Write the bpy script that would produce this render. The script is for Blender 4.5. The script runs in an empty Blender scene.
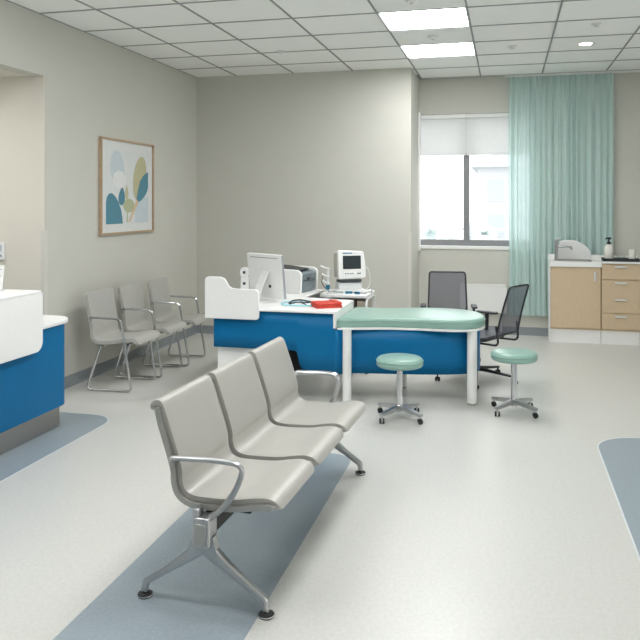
import bpy, bmesh, math, random
from mathutils import Vector, Matrix
random.seed(4)
PI = math.pi
S = bpy.context.scene
COL = S.collection

# ------------------------------------------------------------------ helpers
def lin(c):
    return tuple((v/12.92 if v <= .04045 else ((v+.055)/1.055)**2.4) for v in (x/255 for x in c))

def mat(name, rgb, rough=.5, metal=0., var=.04, scale=30., bump=0., bscale=200., spec=.5, coat=0., aniso=None):
    m = bpy.data.materials.new(name); m.use_nodes = True
    nt = m.node_tree; b = nt.nodes['Principled BSDF']
    r, g, bl = lin(rgb)
    tc = nt.nodes.new('ShaderNodeTexCoord')
    nz = nt.nodes.new('ShaderNodeTexNoise'); nz.inputs['Scale'].default_value = scale; nz.inputs['Detail'].default_value = 4
    nt.links.new(tc.outputs['Object'], nz.inputs['Vector'])
    if aniso:
        mp = nt.nodes.new('ShaderNodeMapping'); mp.inputs['Scale'].default_value = aniso
        nt.links.new(tc.outputs['Object'], mp.inputs['Vector']); nt.links.new(mp.outputs[0], nz.inputs['Vector'])
    cr = nt.nodes.new('ShaderNodeValToRGB')
    cr.color_ramp.elements[0].position = .3; cr.color_ramp.elements[1].position = .7
    cr.color_ramp.elements[0].color = (r*(1-var), g*(1-var), bl*(1-var), 1)
    cr.color_ramp.elements[1].color = (min(1, r*(1+var)), min(1, g*(1+var)), min(1, bl*(1+var)), 1)
    nt.links.new(nz.outputs['Fac'], cr.inputs['Fac']); nt.links.new(cr.outputs['Color'], b.inputs['Base Color'])
    b.inputs['Roughness'].default_value = rough; b.inputs['Metallic'].default_value = metal
    b.inputs['Specular IOR Level'].default_value = spec
    b.inputs['Coat Weight'].default_value = coat
    if bump:
        n2 = nt.nodes.new('ShaderNodeTexNoise'); n2.inputs['Scale'].default_value = bscale; n2.inputs['Detail'].default_value = 3
        nt.links.new(tc.outputs['Object'], n2.inputs['Vector'])
        bp = nt.nodes.new('ShaderNodeBump'); bp.inputs['Strength'].default_value = bump; bp.inputs['Distance'].default_value = .01
        nt.links.new(n2.outputs['Fac'], bp.inputs['Height']); nt.links.new(bp.outputs['Normal'], b.inputs['Normal'])
    return m

def emit(name, rgb, strength):
    m = bpy.data.materials.new(name); m.use_nodes = True
    b = m.node_tree.nodes['Principled BSDF']
    b.inputs['Base Color'].default_value = (*lin(rgb), 1)
    b.inputs['Emission Color'].default_value = (*lin(rgb), 1)
    b.inputs['Emission Strength'].default_value = strength
    return m

def sheer(name, rgb, transp, transl, weave=0):
    "thin cloth: part open weave, part diffuse, part light passing through"
    m = bpy.data.materials.new(name); m.use_nodes = True
    nt = m.node_tree; nt.nodes.clear()
    out = nt.nodes.new('ShaderNodeOutputMaterial')
    d = nt.nodes.new('ShaderNodeBsdfDiffuse'); t = nt.nodes.new('ShaderNodeBsdfTranslucent'); p = nt.nodes.new('ShaderNodeBsdfTransparent')
    tc = nt.nodes.new('ShaderNodeTexCoord'); nz = nt.nodes.new('ShaderNodeTexNoise'); nz.inputs['Scale'].default_value = 60
    nt.links.new(tc.outputs['Object'], nz.inputs['Vector'])
    cr = nt.nodes.new('ShaderNodeValToRGB'); c = lin(rgb)
    cr.color_ramp.elements[0].color = (*[v*.95 for v in c], 1); cr.color_ramp.elements[1].color = (*[min(1, v*1.05) for v in c], 1)
    nt.links.new(nz.outputs['Fac'], cr.inputs['Fac'])
    nt.links.new(cr.outputs['Color'], d.inputs['Color']); nt.links.new(cr.outputs['Color'], t.inputs['Color'])
    a = nt.nodes.new('ShaderNodeMixShader'); a.inputs[0].default_value = transl
    nt.links.new(d.outputs[0], a.inputs[1]); nt.links.new(t.outputs[0], a.inputs[2])
    b = nt.nodes.new('ShaderNodeMixShader'); b.inputs[0].default_value = transp
    if weave:
        wv = nt.nodes.new('ShaderNodeTexWave'); wv.inputs['Scale'].default_value = weave; wv.bands_direction = 'Z'
        nt.links.new(tc.outputs['Object'], wv.inputs['Vector'])
        mr = nt.nodes.new('ShaderNodeMapRange'); mr.inputs['To Min'].default_value = transp*.6; mr.inputs['To Max'].default_value = min(1, transp*1.4)
        nt.links.new(wv.outputs['Fac'], mr.inputs['Value']); nt.links.new(mr.outputs[0], b.inputs[0])
    nt.links.new(a.outputs[0], b.inputs[1]); nt.links.new(p.outputs[0], b.inputs[2])
    nt.links.new(b.outputs[0], out.inputs[0])
    return m

def glass_mat(name, tint=(1, 1, 1)):
    m = bpy.data.materials.new(name); m.use_nodes = True
    nt = m.node_tree; nt.nodes.clear()
    out = nt.nodes.new('ShaderNodeOutputMaterial')
    p = nt.nodes.new('ShaderNodeBsdfTransparent'); p.inputs[0].default_value = (*tint, 1)
    g = nt.nodes.new('ShaderNodeBsdfGlossy'); g.inputs['Roughness'].default_value = .02
    lw = nt.nodes.new('ShaderNodeLayerWeight'); pw = nt.nodes.new('ShaderNodeMath'); pw.operation = 'POWER'; pw.inputs[1].default_value = 4
    nt.links.new(lw.outputs['Facing'], pw.inputs[0])
    f = nt.nodes.new('ShaderNodeMath'); f.operation = 'MULTIPLY_ADD'; f.inputs[1].default_value = .5; f.inputs[2].default_value = .035
    nt.links.new(pw.outputs[0], f.inputs[0])
    mx = nt.nodes.new('ShaderNodeMixShader')
    nt.links.new(f.outputs[0], mx.inputs[0]); nt.links.new(p.outputs[0], mx.inputs[1]); nt.links.new(g.outputs[0], mx.inputs[2])
    nt.links.new(mx.outputs[0], out.inputs[0])
    return m

def spline(pts, n=6, closed=False):
    "Catmull-Rom through points"
    P = [Vector(p) for p in pts]; out = []; L = len(P)
    rng = range(L) if closed else range(L-1)
    for i in rng:
        if closed:
            p0, p1, p2, p3 = P[i-1], P[i], P[(i+1) % L], P[(i+2) % L]
        else:
            p0, p1, p2, p3 = P[max(i-1, 0)], P[i], P[i+1], P[min(i+2, L-1)]
        for k in range(n):
            t = k/n
            out.append(.5*((2*p1)+(p2-p0)*t+(2*p0-5*p1+4*p2-p3)*t*t+(3*p1-p0-3*p2+p3)*t**3))
    if not closed: out.append(P[-1].copy())
    return out

def fillet(pts, r, n=5):
    "polyline with its inner corners rounded"
    P = [Vector(p) for p in pts]; out = [P[0]]
    for i in range(1, len(P)-1):
        a, b, c = P[i-1], P[i], P[i+1]
        ra = min(r, (a-b).length*.48, (c-b).length*.48)
        p, q = b+(a-b).normalized()*ra, b+(c-b).normalized()*ra
        for k in range(n+1):
            t = k/n; out.append((1-t)**2*p+2*t*(1-t)*b+t*t*q)
    out.append(P[-1]); return out

def rrect(x0, x1, y0, y1, r, n=5, corners=(1, 1, 1, 1)):
    "rounded rectangle outline, ccw from lower left; corners ll lr ur ul"
    o = []
    for (cx, cy, a0, f, X, Y) in ((x0+r, y0+r, PI, corners[0], x0, y0), (x1-r, y0+r, 1.5*PI, corners[1], x1, y0),
                                  (x1-r, y1-r, 0, corners[2], x1, y1), (x0+r, y1-r, .5*PI, corners[3], x0, y1)):
        if not f: o.append((X, Y)); continue
        for k in range(n+1):
            a = a0+k/n*PI/2; o.append((cx+r*math.cos(a), cy+r*math.sin(a)))
    return o

class MB:
    def __init__(s): s.v = []; s.f = []; s.m = []; s.cur = 0
    def add(s, vs, fs):
        o = len(s.v); s.v += [tuple(v) for v in vs]
        for f in fs: s.f.append([i+o for i in f]); s.m.append(s.cur)
        return s
    def box(s, x0, x1, y0, y1, z0, z1, M=None):
        v = [Vector((x, y, z)) for z in (z0, z1) for y in (y0, y1) for x in (x0, x1)]
        if M: v = [M @ p for p in v]
        return s.add(v, [(0, 2, 3, 1), (4, 5, 7, 6), (0, 1, 5, 4), (2, 6, 7, 3), (0, 4, 6, 2), (1, 3, 7, 5)])
    def prism(s, outline, t0, t1, axis='z', M=None):
        n = len(outline)
        def P(a, b, t):
            p = Vector((a, b, t)) if axis == 'z' else Vector((a, t, b)) if axis == 'y' else Vector((t, a, b))
            return M @ p if M else p
        v = [P(a, b, t0) for a, b in outline]+[P(a, b, t1) for a, b in outline]
        return s.add(v, [list(range(n))[::-1], list(range(n, 2*n))]+[(i, (i+1) % n, n+(i+1) % n, n+i) for i in range(n)])
    def sweep(s, pts, a, b=None, seg=10, closed=False, ref=(0, 0, 1), square=False):
        "section half sizes a (along ref side) and b; a,b may be lists"
        P = [Vector(p) for p in pts]; N = len(P); b = a if b is None else b
        A = a if isinstance(a, (list, tuple)) else [a]*N; B = b if isinstance(b, (list, tuple)) else [b]*N
        ref = Vector(ref); vs = []; prev = None
        for i, p in enumerate(P):
            if closed: t = P[(i+1) % N]-P[i-1]
            else: t = P[min(i+1, N-1)]-P[max(i-1, 0)]
            t.normalize()
            n1 = ref-t*ref.dot(t) if prev is None else prev-t*prev.dot(t)
            if n1.length < 1e-4: n1 = Vector((1, 0, 0))-t*t.x
            if n1.length < 1e-4: n1 = Vector((0, 1, 0))
            n1.normalize(); prev = n1; n2 = t.cross(n1)
            for k in range(seg):
                an = 2*PI*k/seg; c, q = math.cos(an), math.sin(an)
                if square:
                    e = .35; c = math.copysign(abs(c)**e, c); q = math.copysign(abs(q)**e, q)
                vs.append(p+n1*(c*A[i])+n2*(q*B[i]))
        fs = []
        for i in range(N if closed else N-1):
            j = (i+1) % N
            for k in range(seg):
                l = (k+1) % seg; fs.append((i*seg+k, i*seg+l, j*seg+l, j*seg+k))
        if not closed: fs += [list(range(seg))[::-1], [(N-1)*seg+k for k in range(seg)]]
        return s.add(vs, fs)
    def cyl(s, p0, p1, r, r1=None, seg=20):
        return s.sweep([p0, p1], [r, r if r1 is None else r1], seg=seg)
    def lathe(s, prof, c=(0, 0, 0), seg=32, M=None):
        vs = []; n = len(prof)
        for k in range(seg):
            an = 2*PI*k/seg
            for r, z in prof:
                p = Vector((c[0]+r*math.cos(an), c[1]+r*math.sin(an), c[2]+z)); vs.append(M @ p if M else p)
        fs = [(k*n+i, ((k+1) % seg)*n+i, ((k+1) % seg)*n+i+1, k*n+i+1) for k in range(seg) for i in range(n-1)]
        if prof[0][0] > 1e-6: fs.append([k*n for k in range(seg)][::-1])
        if prof[-1][0] > 1e-6: fs.append([k*n+n-1 for k in range(seg)])
        return s.add(vs, fs)
    def grid(s, rows):
        n = len(rows[0]); vs = [p for r in rows for p in r]
        return s.add(vs, [(i*n+j, i*n+j+1, (i+1)*n+j+1, (i+1)*n+j) for i in range(len(rows)-1) for j in range(n-1)])
    def build(s, name, m, parent=None, bev=0, seg=2, smooth=35, loc=None, solid=0, sub=0, weld=True):
        me = bpy.data.meshes.new(name); me.from_pydata(s.v, [], s.f)
        ms = m if isinstance(m, (list, tuple)) else [m]
        for q in ms: me.materials.append(q)
        if len(ms) > 1: me.polygons.foreach_set('material_index', s.m)
        bm = bmesh.new(); bm.from_mesh(me)
        if weld: bmesh.ops.remove_doubles(bm, verts=bm.verts, dist=1e-5)
        bmesh.ops.recalc_face_normals(bm, faces=bm.faces); bm.to_mesh(me); bm.free()
        me.polygons.foreach_set('use_smooth', [True]*len(me.polygons)); me.set_sharp_from_angle(angle=math.radians(smooth))
        o = bpy.data.objects.new(name, me); COL.objects.link(o)
        if solid:
            k = o.modifiers.new('Solidify', 'SOLIDIFY'); k.thickness = solid; k.offset = 0
        if bev:
            k = o.modifiers.new('Bevel', 'BEVEL'); k.width = bev; k.segments = seg; k.limit_method = 'ANGLE'; k.angle_limit = math.radians(40)
        if sub:
            k = o.modifiers.new('Sub', 'SUBSURF'); k.levels = sub; k.render_levels = sub
        if parent is not None: o.parent = parent
        if loc: o.location = loc
        return o

def thing(name, label, cat, loc=(0, 0, 0), rz=0, group=None):
    o = bpy.data.objects.new(name, None); COL.objects.link(o); o.empty_display_size = .1
    o.location = loc; o.rotation_euler = (0, 0, rz); return tag(o, label, cat, group)
def tag(o, label, cat, group=None, kind=None):
    o['label'] = label; o['category'] = cat
    if group: o['group'] = group
    if kind: o['kind'] = kind
    return o
def struct(o): o['kind'] = 'structure'; return o
def kids(o): return [c for c in bpy.data.objects if c.parent == o]
def copy_tree(o, parent=None):
    c = o.copy(); COL.objects.link(c)
    if parent is not None: c.parent = parent
    for ch in kids(o): copy_tree(ch, c)
    return c
def R(d): return math.radians(d)
def rotz(a, x=0, y=0, z=0): return Matrix.Translation((x, y, z)) @ Matrix.Rotation(a, 4, 'Z')

# ------------------------------------------------------------------ materials
M_wall = mat('wall_paint', (198, 197, 188), .85, var=.012, scale=4, bump=.06, bscale=350)
M_ceil = mat('ceiling_tile', (247, 248, 245), .9, var=.008, scale=160, bump=.12, bscale=260)
M_grid = mat('ceiling_grid', (150, 152, 152), .6)
M_base = mat('baseboard_vinyl', (136, 142, 145), .5)
M_white = mat('white_laminate', (236, 236, 233), .35, var=.01)
M_whitep = mat('white_plastic', (226, 227, 225), .4, var=.015)
M_blue = mat('blue_laminate', (0, 102, 152), .42, var=.03, scale=5, spec=.22)
M_steel = mat('brushed_steel', (176, 172, 166), .38, 1, var=.08, scale=20, aniso=(2, 2, 80))
M_alu = mat('cast_aluminium', (188, 189, 190), .3, 1, var=.03)
M_monside = mat('ivory_plastic', (205, 202, 190), .5, var=.01)
M_tap = mat('satin_chrome', (186, 188, 190), .28, 1, var=.02)
M_pull = mat('satin_pull', (214, 214, 213), .5, .3)
M_chrome = mat('chrome', (205, 206, 208), .14, 1, var=.02)
M_beam = mat('black_steel', (30, 31, 33), .5)
M_bench = mat('bench_polyurethane', (170, 168, 161), .36, var=.012, scale=8, bump=.015, bscale=600)
M_benchfr = mat('bench_side_metal', (176, 175, 172), .36, .6)
M_chairfab = mat('grey_leatherette', (170, 169, 163), .5, var=.03, bump=.04, bscale=500)
M_green = mat('mint_vinyl', (141, 175, 163), .28, var=.015, scale=10, bump=.02, bscale=400)
M_greenpipe = mat('mint_piping', (128, 161, 149), .4)
M_dark = mat('dark_plastic', (38, 40, 44), .45)
M_char = mat('charcoal_plastic', (62, 64, 70), .5)
M_rub = mat('black_rubber', (22, 22, 23), .6)
M_wood = mat('light_oak_laminate', (203, 181, 150), .5, var=.07, scale=9, aniso=(14, 14, 1.2))
M_frame = mat('pale_wood', (180, 156, 128), .5, var=.1, scale=12, aniso=(10, 2, 2))
M_paper = mat('art_paper', (233, 235, 233), .7, var=.008)
M_winfr = mat('window_grey_metal', (134, 135, 137), .45)
M_red = mat('red_fabric', (196, 60, 44), .6, var=.08, bump=.1)
M_beige = mat('beige_metal', (190, 180, 164), .5)
M_slate = mat('slate_plastic', (92, 108, 116), .25, var=.06, coat=.3)
M_screen = mat('dark_screen', (44, 52, 55), .3, spec=.2)
M_teal = mat('teal_plastic', (30, 106, 132), .4)
M_cyan = mat('pale_cyan_rubber', (150, 206, 218), .4)
M_lblue = mat('dark_blue_print', (60, 120, 150), .6)
M_rad = mat('radiator_enamel', (226, 227, 224), .4, var=.008)
M_ceram = mat('ceramic', (228, 226, 218), .25)
M_ink = mat('grey_ink', (150, 153, 158), .7)
M_glass = glass_mat('window_glass')
M_clear = glass_mat('clear_glass', (.93, .95, .95))
M_mesh = sheer('chair_mesh', (92, 94, 106), .3, .2, weave=30)
M_curt = sheer('mint_curtain', (214, 236, 232), .3, .24)
def edge_on(m, t0, t1):
    "an open weave lets less through when seen at a slant"
    nt = m.node_tree; lw = nt.nodes.new('ShaderNodeLayerWeight'); mr = nt.nodes.new('ShaderNodeMapRange')
    mr.inputs['From Min'].default_value = .05; mr.inputs['From Max'].default_value = .75; mr.inputs['To Min'].default_value = t0; mr.inputs['To Max'].default_value = t1
    nt.links.new(lw.outputs['Facing'], mr.inputs['Value'])
    mx = [n for n in nt.nodes if n.type == 'MIX_SHADER' and n.outputs[0].links[0].to_node.type == 'OUTPUT_MATERIAL'][0]
    nt.links.new(mr.outputs[0], mx.inputs[0])
edge_on(M_curt, .26, .02)
M_blind = sheer('roller_blind', (232, 233, 232), .02, .5)
M_led = emit('light_diffuser', (253, 253, 255), 9)
M_ledk = emit('light_diffuser_bright', (253, 253, 255), 22)
M_led2 = emit('downlight_lens', (255, 250, 240), 14)

# floor: speckled sheet vinyl
def vinyl(name, rgb, a, b):
    m = mat(name, rgb, .3, var=.05, scale=55)
    nt = m.node_tree; bs = nt.nodes['Principled BSDF']; tc = nt.nodes['Texture Coordinate']
    base = bs.inputs['Base Color'].links[0].from_socket
    n = nt.nodes.new('ShaderNodeTexNoise'); n.inputs['Scale'].default_value = 240; n.inputs['Detail'].default_value = 2
    nt.links.new(tc.outputs['Object'], n.inputs['Vector'])
    cr = nt.nodes.new('ShaderNodeValToRGB')
    e = cr.color_ramp.elements; e[0].position = .3; e[0].color = (a, a, a, 1); e[1].position = .48; e[1].color = (1, 1, 1, 1)
    k = e.new(.68); k.color = (1, 1, 1, 1); k = e.new(.8); k.color = (b, b, b, 1)
    mx = nt.nodes.new('ShaderNodeMix'); mx.data_type = 'RGBA'; mx.blend_type = 'MULTIPLY'; mx.inputs['Factor'].default_value = 1
    nt.links.new(n.outputs['Fac'], cr.inputs['Fac']); nt.links.new(base, mx.inputs['A']); nt.links.new(cr.outputs['Color'], mx.inputs['B'])
    nt.links.new(mx.outputs['Result'], bs.inputs['Base Color'])
    n3 = nt.nodes.new('ShaderNodeTexNoise'); n3.inputs['Scale'].default_value = 3; n3.inputs['Detail'].default_value = 3
    nt.links.new(tc.outputs['Object'], n3.inputs['Vector'])
    mr = nt.nodes.new('ShaderNodeMapRange'); mr.inputs['To Min'].default_value = .285; mr.inputs['To Max'].default_value = .34
    nt.links.new(n3.outputs['Fac'], mr.inputs['Value']); nt.links.new(mr.outputs[0], bs.inputs['Roughness'])
    return m
M_floor = vinyl('floor_vinyl', (201, 201, 195), .8, 1.1)
M_inlay = vinyl('floor_inlay_vinyl', (146, 158, 165), .82, 1.15)
M_weld = mat('weld_strip_vinyl', (212, 216, 217), .4)

# ------------------------------------------------------------------ room shell
XL, YB, YW, ZC = -3.82, 8.75, 9.60, 3.25       # left wall, back wall, window wall, ceiling
XR, Y0, XRET = 4.2, -2.6, -1.09                 # right wall, wall behind the camera, return beside the window
OY, OZ = 5.56, 2.735                            # end and height of the opening behind the reception counter
floor = struct(MB().box(-7.2, XR+.1, Y0-.1, YW+.2, -.1, 0).build('floor', M_floor))
def inlay(outline, weld=True):
    MB().prism(outline, 0, .0015).build('inlay', M_inlay, floor)
    if weld:
        c = [(a, b, .0012) for a, b in outline]
        MB().sweep(c, .004, .001, seg=6, closed=True, ref=(0, 0, 1)).build('weld_strip', M_weld, floor) if False else \
        MB().sweep(c, .0012, .006, seg=6, closed=True).build('weld_strip', M_weld, floor)
inlay(rrect(-5.2, -2.9, .5, 5.17, .22, 8))
inlay(rrect(-1.66, -.96, -1.5, 4.75, .16, 8), False)
inlay(rrect(.6, 2.6, -1.5, 5.58, .3, 8))

# left wall with the opening behind the counter
ZT = ZC+.1
struct(MB().box(XL-.15, XL, OY, YB+.1, 0, ZT).box(XL-.15, XL, Y0, 1.0, 0, ZT).box(XL-.15, XL, 1.0, OY, OZ, ZT).build('wall_left', M_wall))
struct(MB().box(XL, XRET, YB, YB+.1, 0, ZC).build('wall_back', M_wall))
struct(MB().box(XRET-.1, XRET, YB+.1, YW, 0, ZC).build('wall_return', M_wall))
WX0, WX1, WZ0, WZ1 = -1.19, .34, 1.07, 2.79     # window opening
struct(MB().box(XRET-.1, XR, YW, YW+.22, 0, WZ0).box(XRET-.1, XR, YW, YW+.22, WZ1, ZT).box(WX1, XR, YW, YW+.22, WZ0, WZ1)
       .build('wall_window_side', M_wall))
# the rest of the room, outside the frame: walls to the right and behind the camera, right windows added for light
def window_wall(name, n, a0, a1, holes, place):
    z0, z1 = .7, 2.95; m = MB(); e = [a0]+[v for h in holes for v in h]+[a1]
    for k in range(0, len(e), 2): place(m, e[k], e[k+1], 0, ZT)
    for h in holes: place(m, h[0], h[1], 0, z0); place(m, h[0], h[1], z1, ZT)
    struct(m.build(name, M_wall))
    for k, h in enumerate(holes):
        wt = struct(thing('window_%d' % (n+k), 'wide unseen window added to bring in daylight', 'window')); f = MB(); gl = MB(); q = (h[0]+h[1])/2
        for b in ((h[0], h[0]+.05, z0, z1), (h[1]-.05, h[1], z0, z1), (q-.03, q+.03, z0, z1), (h[0]+.05, q-.03, z0, z0+.05), (q+.03, h[1]-.05, z0, z0+.05), (h[0]+.05, q-.03, z1-.05, z1), (q+.03, h[1]-.05, z1-.05, z1)): place(f, *b, .03, .08)
        place(gl, h[0]+.05, q-.03, z0+.05, z1-.05, .05, .056); place(gl, q+.03, h[1]-.05, z0+.05, z1-.05, .05, .056)
        f.build('window_frame', M_winfr, wt); gl.build('pane', M_glass, wt)
def on_right(m, a, b, z0, z1, t0=0, t1=.12): m.box(XR+t0, XR+t1, a, b, z0, z1)
def on_front(m, a, b, z0, z1, t0=0, t1=.12): m.box(a, b, Y0-t1, Y0-t0, z0, z1)
window_wall('wall_right', 2, Y0, YW, [(-1.0, 2.0), (2.8, 5.8)], on_right)
window_wall('wall_front', 5, XL-.15, XR+.12, [], on_front)
# the office behind the counter
M_office = mat('office_paint', (214, 210, 198), .85, var=.01, scale=4)
struct(MB().box(-7.1, XL-.002, OY-.012, OY-.001, 0, OZ-.001).build('wall_office_back', M_office))
struct(MB().box(-7.2, -7.1, 1, OY, 0, OZ+.1).build('wall_office_left', M_office))
struct(MB().box(-7.1, XL-.15, .9, 1.0, 0, OZ+.1).build('wall_office_front', M_office))
struct(MB().box(-7.1, XL-.15, 1, OY+.05, OZ, OZ+.1).build('ceiling_office', M_office))
# baseboards: coved vinyl strip
def baseb(name, pts):
    m = MB()
    for (x0, y0), (x1, y1) in zip(pts, pts[1:]):
        d = Vector((x1-x0, y1-y0, 0)).normalized(); n = Vector((-d.y, d.x, 0))
        sec = [(0, 0), (.03, 0), (.014, .012), (.009, .03), (.008, .095), (0, .098)]
        A = [Vector((x0, y0, 0))+n*a+Vector((0, 0, b)) for a, b in sec]; B = [Vector((x1, y1, 0))+n*a+Vector((0, 0, b)) for a, b in sec]
        k = len(sec)
        m.add(A+B, [(i, (i+1) % k, k+(i+1) % k, k+i) for i in range(k)]+[list(range(k)), list(range(k, 2*k))])
    return struct(m.build(name, M_base, weld=False))
baseb('baseboard_left', [(XL, YB), (XL, OY)])
baseb('baseboard_back', [(XRET, YB), (XL, YB)])
baseb('baseboard_window_side', [(XR, YW), (XRET, YW)])
baseb('baseboard_return', [(XRET, YW), (XRET, YB)])
M_guard = mat('corner_guard', (206, 203, 195), .5, var=.01)
# pale corner guards
struct(MB().box(XL-.03, XL+.004, OY-.016, OY+.03, .1, 1.42).build('trim_1', M_guard, bev=.002))
struct(MB().box(XRET-.035, XRET+.004, YB-.004, YB+.03, .1, 1.3).build('trim_2', M_guard, bev=.002))
struct(MB().box(XRET, XRET+.02, YW-.1, YW, WZ0-.03, WZ1+.02).build('trim_3', M_white, bev=.002))

# ceiling of tiles in a grid
GX = [-.31+.743*k for k in range(-5, 7)]; GY = [6.15+.675*k for k in range(-13, 6)]
GX = [XL]+[x for x in GX if XL+.05 < x < XR]+[XR]; GY = [Y0]+[y for y in GY if Y0+.05 < y < YW]+[YW]
def cell(x, y):
    i = max(k for k in range(len(GX)-1) if GX[k] <= x); j = max(k for k in range(len(GY)-1) if GY[k] <= y); return i, j
LIT = [(-.7, 6.5), (-.7, 7.8)]                                   # in view
LIT2 = [(-.7, 3.8), (-2.9, 2.4), (-.7, 2.4), (-.7, 1.0), (2.3, 1.0), (-2.2, 4.4)]   # unseen: column towards the camera, side ones added as fill
litc = {cell(*p) for p in LIT+LIT2}
tiles = MB(); bars = MB(); g = .007
for i in range(len(GX)-1):
    for j in range(len(GY)-1):
        if (i, j) in litc: continue
        if GX[i+1] <= XRET+.05 and GY[j] >= YB: continue
        tiles.box(GX[i]+g, GX[i+1]-g, GY[j]+g, GY[j+1]-g, ZC, ZC+.02)
ceil = struct(tiles.build('ceiling', M_ceil, bev=.003, seg=1))
for x in GX: bars.box(x-.0075, x+.0075, Y0, YW, ZC-.006, ZC+.03)
for y in GY: bars.box(XL, XR, y-.0075, y+.0075, ZC-.0055, ZC+.0295)
bars.build('grid_bar', M_grid, ceil)
MB().box(XL, XR, Y0, YW, ZC+.06, ZC+.1).build('deck', M_ceil, ceil)

pl = None
for k, (x, y) in enumerate(LIT+LIT2):
    i, j = cell(x, y); x0, x1, y0, y1 = GX[i], GX[i+1], GY[j], GY[j+1]
    lab = ['ceiling light panel nearer the camera, larger of the two in view', 'ceiling light panel nearer the back wall, smaller of the two in view'][k] if k < 2 else \
        'unseen ceiling light panel above the room out of the frame'
    t = thing('ceiling_light', lab, 'ceiling light', ((x0+x1)/2, (y0+y1)/2, ZC+.002), 0, 'recessed ceiling light panels')
    w, h = (x1-x0)/2-.006, (y1-y0)/2-.006
    fr = MB()
    for a in ((-w, w, -h, -h+.012), (-w, w, h-.012, h), (-w, -w+.012, -h+.012, h-.012), (w-.012, w, -h+.012, h-.012)): fr.box(*a, 0, .03)
    fr.build('frame', M_whitep, t)
    MB().box(-w+.012, w-.012, -h+.012, h-.012, .004, .02).build('diffuser', M_ledk if k < 4 else M_led, t)
# unseen lamp added to brighten the office
t = thing('ceiling_light', 'unseen ceiling light panel added to brighten the office behind the counter', 'ceiling light', (-4.9, 4.3, OZ-.025))
MB().box(-.6, .6, -.35, .35, 0, .024).build('diffuser', M_led, t)
# downlight
t = thing('downlight', 'round glowing downlight in the ceiling in front of the curtain', 'ceiling light', (.776, 7.87, ZC))
MB().lathe([(.06, 0), (.085, -.006), (.09, -.001), (.09, 0)], seg=32).build('trim_ring', M_whitep, t)
MB().lathe([(.0001, -.003), (.06, -.003), (.06, .0)], seg=32).build('lens', M_led2, t)
# sprinklers and detectors
def dome(x, y, lab):
    t = thing('smoke_detector', lab, 'smoke detector', (x, y, ZC), 0, 'small ceiling fittings')
    MB().lathe([(.0001, -.034), (.028, -.032), (.045, -.022), (.052, -.008), (.052, 0)], seg=24).build('housing', M_whitep, t)
    MB().lathe([(.0001, -.038), (.012, -.037), (.014, -.033)], seg=16).build('sensor', M_beige, t)
def sprink(x, y, lab):
    t = thing('sprinkler', lab, 'sprinkler', (x, y, ZC), 0, 'small ceiling fittings')
    MB().lathe([(.045, 0), (.045, -.007), (.012, -.012), (.012, -.02), (.0001, -.02)], seg=20).build('escutcheon', M_whitep, t)
    MB().lathe([(.0001, -.03), (.026, -.03), (.026, -.026), (.008, -.024), (.008, -.02)], seg=16).build('deflector', M_whitep, t)
dome(-.68, 7.14, 'small round ceiling detector between the two lit panels')
dome(-.72, 5.8, 'round ceiling detector at the top edge above the lit panels')
sprink(-2.3, 7.45, 'small sprinkler head in the ceiling left of the lit panels')
sprink(.06, 7.8, 'small sprinkler head in the ceiling between lit panels and downlight')
sprink(.78, 7.0, 'sprinkler head in the ceiling just beyond the round downlight, nearer the camera')

# ------------------------------------------------------------------ window
wy = YW+.11
win = struct(thing('window_1', 'grey framed window with two panes behind half drawn blinds', 'window', (0, 0, 0)))
fr = MB()
for a in ((WX0, WX1, WZ0+.03, WZ0+.1), (WX0, WX1, WZ1-.06, WZ1), (WX0, WX0+.045, WZ0+.1, WZ1-.06), (WX1-.05, WX1, WZ0+.1, WZ1-.06), (-.532, -.457, WZ0+.1, WZ1-.06)):
    fr.box(a[0], a[1], wy, wy+.06, a[2], a[3])
fr.build('window_frame', M_winfr, win, bev=.004)
MB().box(WX0+.045, -.532, wy+.025, wy+.035, WZ0+.1, WZ1-.06).build('pane', M_glass, win)
MB().box(-.457, WX1-.05, wy+.025, wy+.035, WZ0+.1, WZ1-.06).build('pane', M_glass, win)
MB().box(WX0, WX1, YW-.018, wy+.06, WZ0-.01, WZ0+.03).build('window_sill', M_white, win, bev=.005)
def blind(x0, x1, lab):
    t = thing('roller_blind', lab, 'window blind', ((x0+x1)/2, YW+.035, 0), 0, 'roller blinds in the window')
    w = (x1-x0)/2
    MB().box(-w, w, -.022, .03, WZ1-.055, WZ1-.002).build('cassette', M_whitep, t, bev=.006)
    MB().box(-w+.0005, w-.0005, .009, .0105, 2.285, WZ1-.05).build('fabric', M_blind, t)
    MB().box(-w+.004, w-.004, .002, .018, 2.262, 2.285).build('bottom_rail', M_whitep, t, bev=.004)
blind(WX0+.002, -.4948, 'left white roller blind half drawn over the window')
blind(-.4942, WX1, 'right white roller blind partly behind the mint curtain')

# curtain
cur = thing('curtain', 'floor length pleated mint green curtain hanging beside the window', 'curtain', (0, YW-.063, 0))
rows = []; NX = 420; x0, x1 = .025, 1.262
def pleat(u):
    p = 16*2*PI*u
    return .035*math.sin(p+1.5*math.sin(2*PI*u*3.1))*(.75+.25*math.sin(2*PI*u*5.3))+.006*math.sin(2.3*p+2)
for iz in range(15):
    z = .255+(ZC-.03-.255)*iz/14; row = []
    k = .75+.25*(1-iz/14)
    for i in range(NX+1):
        u = i/NX
        row.append((x0+(x1-x0)*u+.006*math.sin(9*u+z*1.7)*(1-iz/14)+.009*math.sin(32*2*PI*u+3.0*math.sin(2*PI*u*3.1)+1), pleat(u)*k+.004*math.sin(z*2.1+u*30), z))
    rows.append(row)
MB().grid(rows).build('cloth', M_curt, cur, smooth=180)
MB().box(x0-.04, XR-2.6, -.012, .012, ZC-.028, ZC-.002).build('track', M_whitep, cur)

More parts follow.
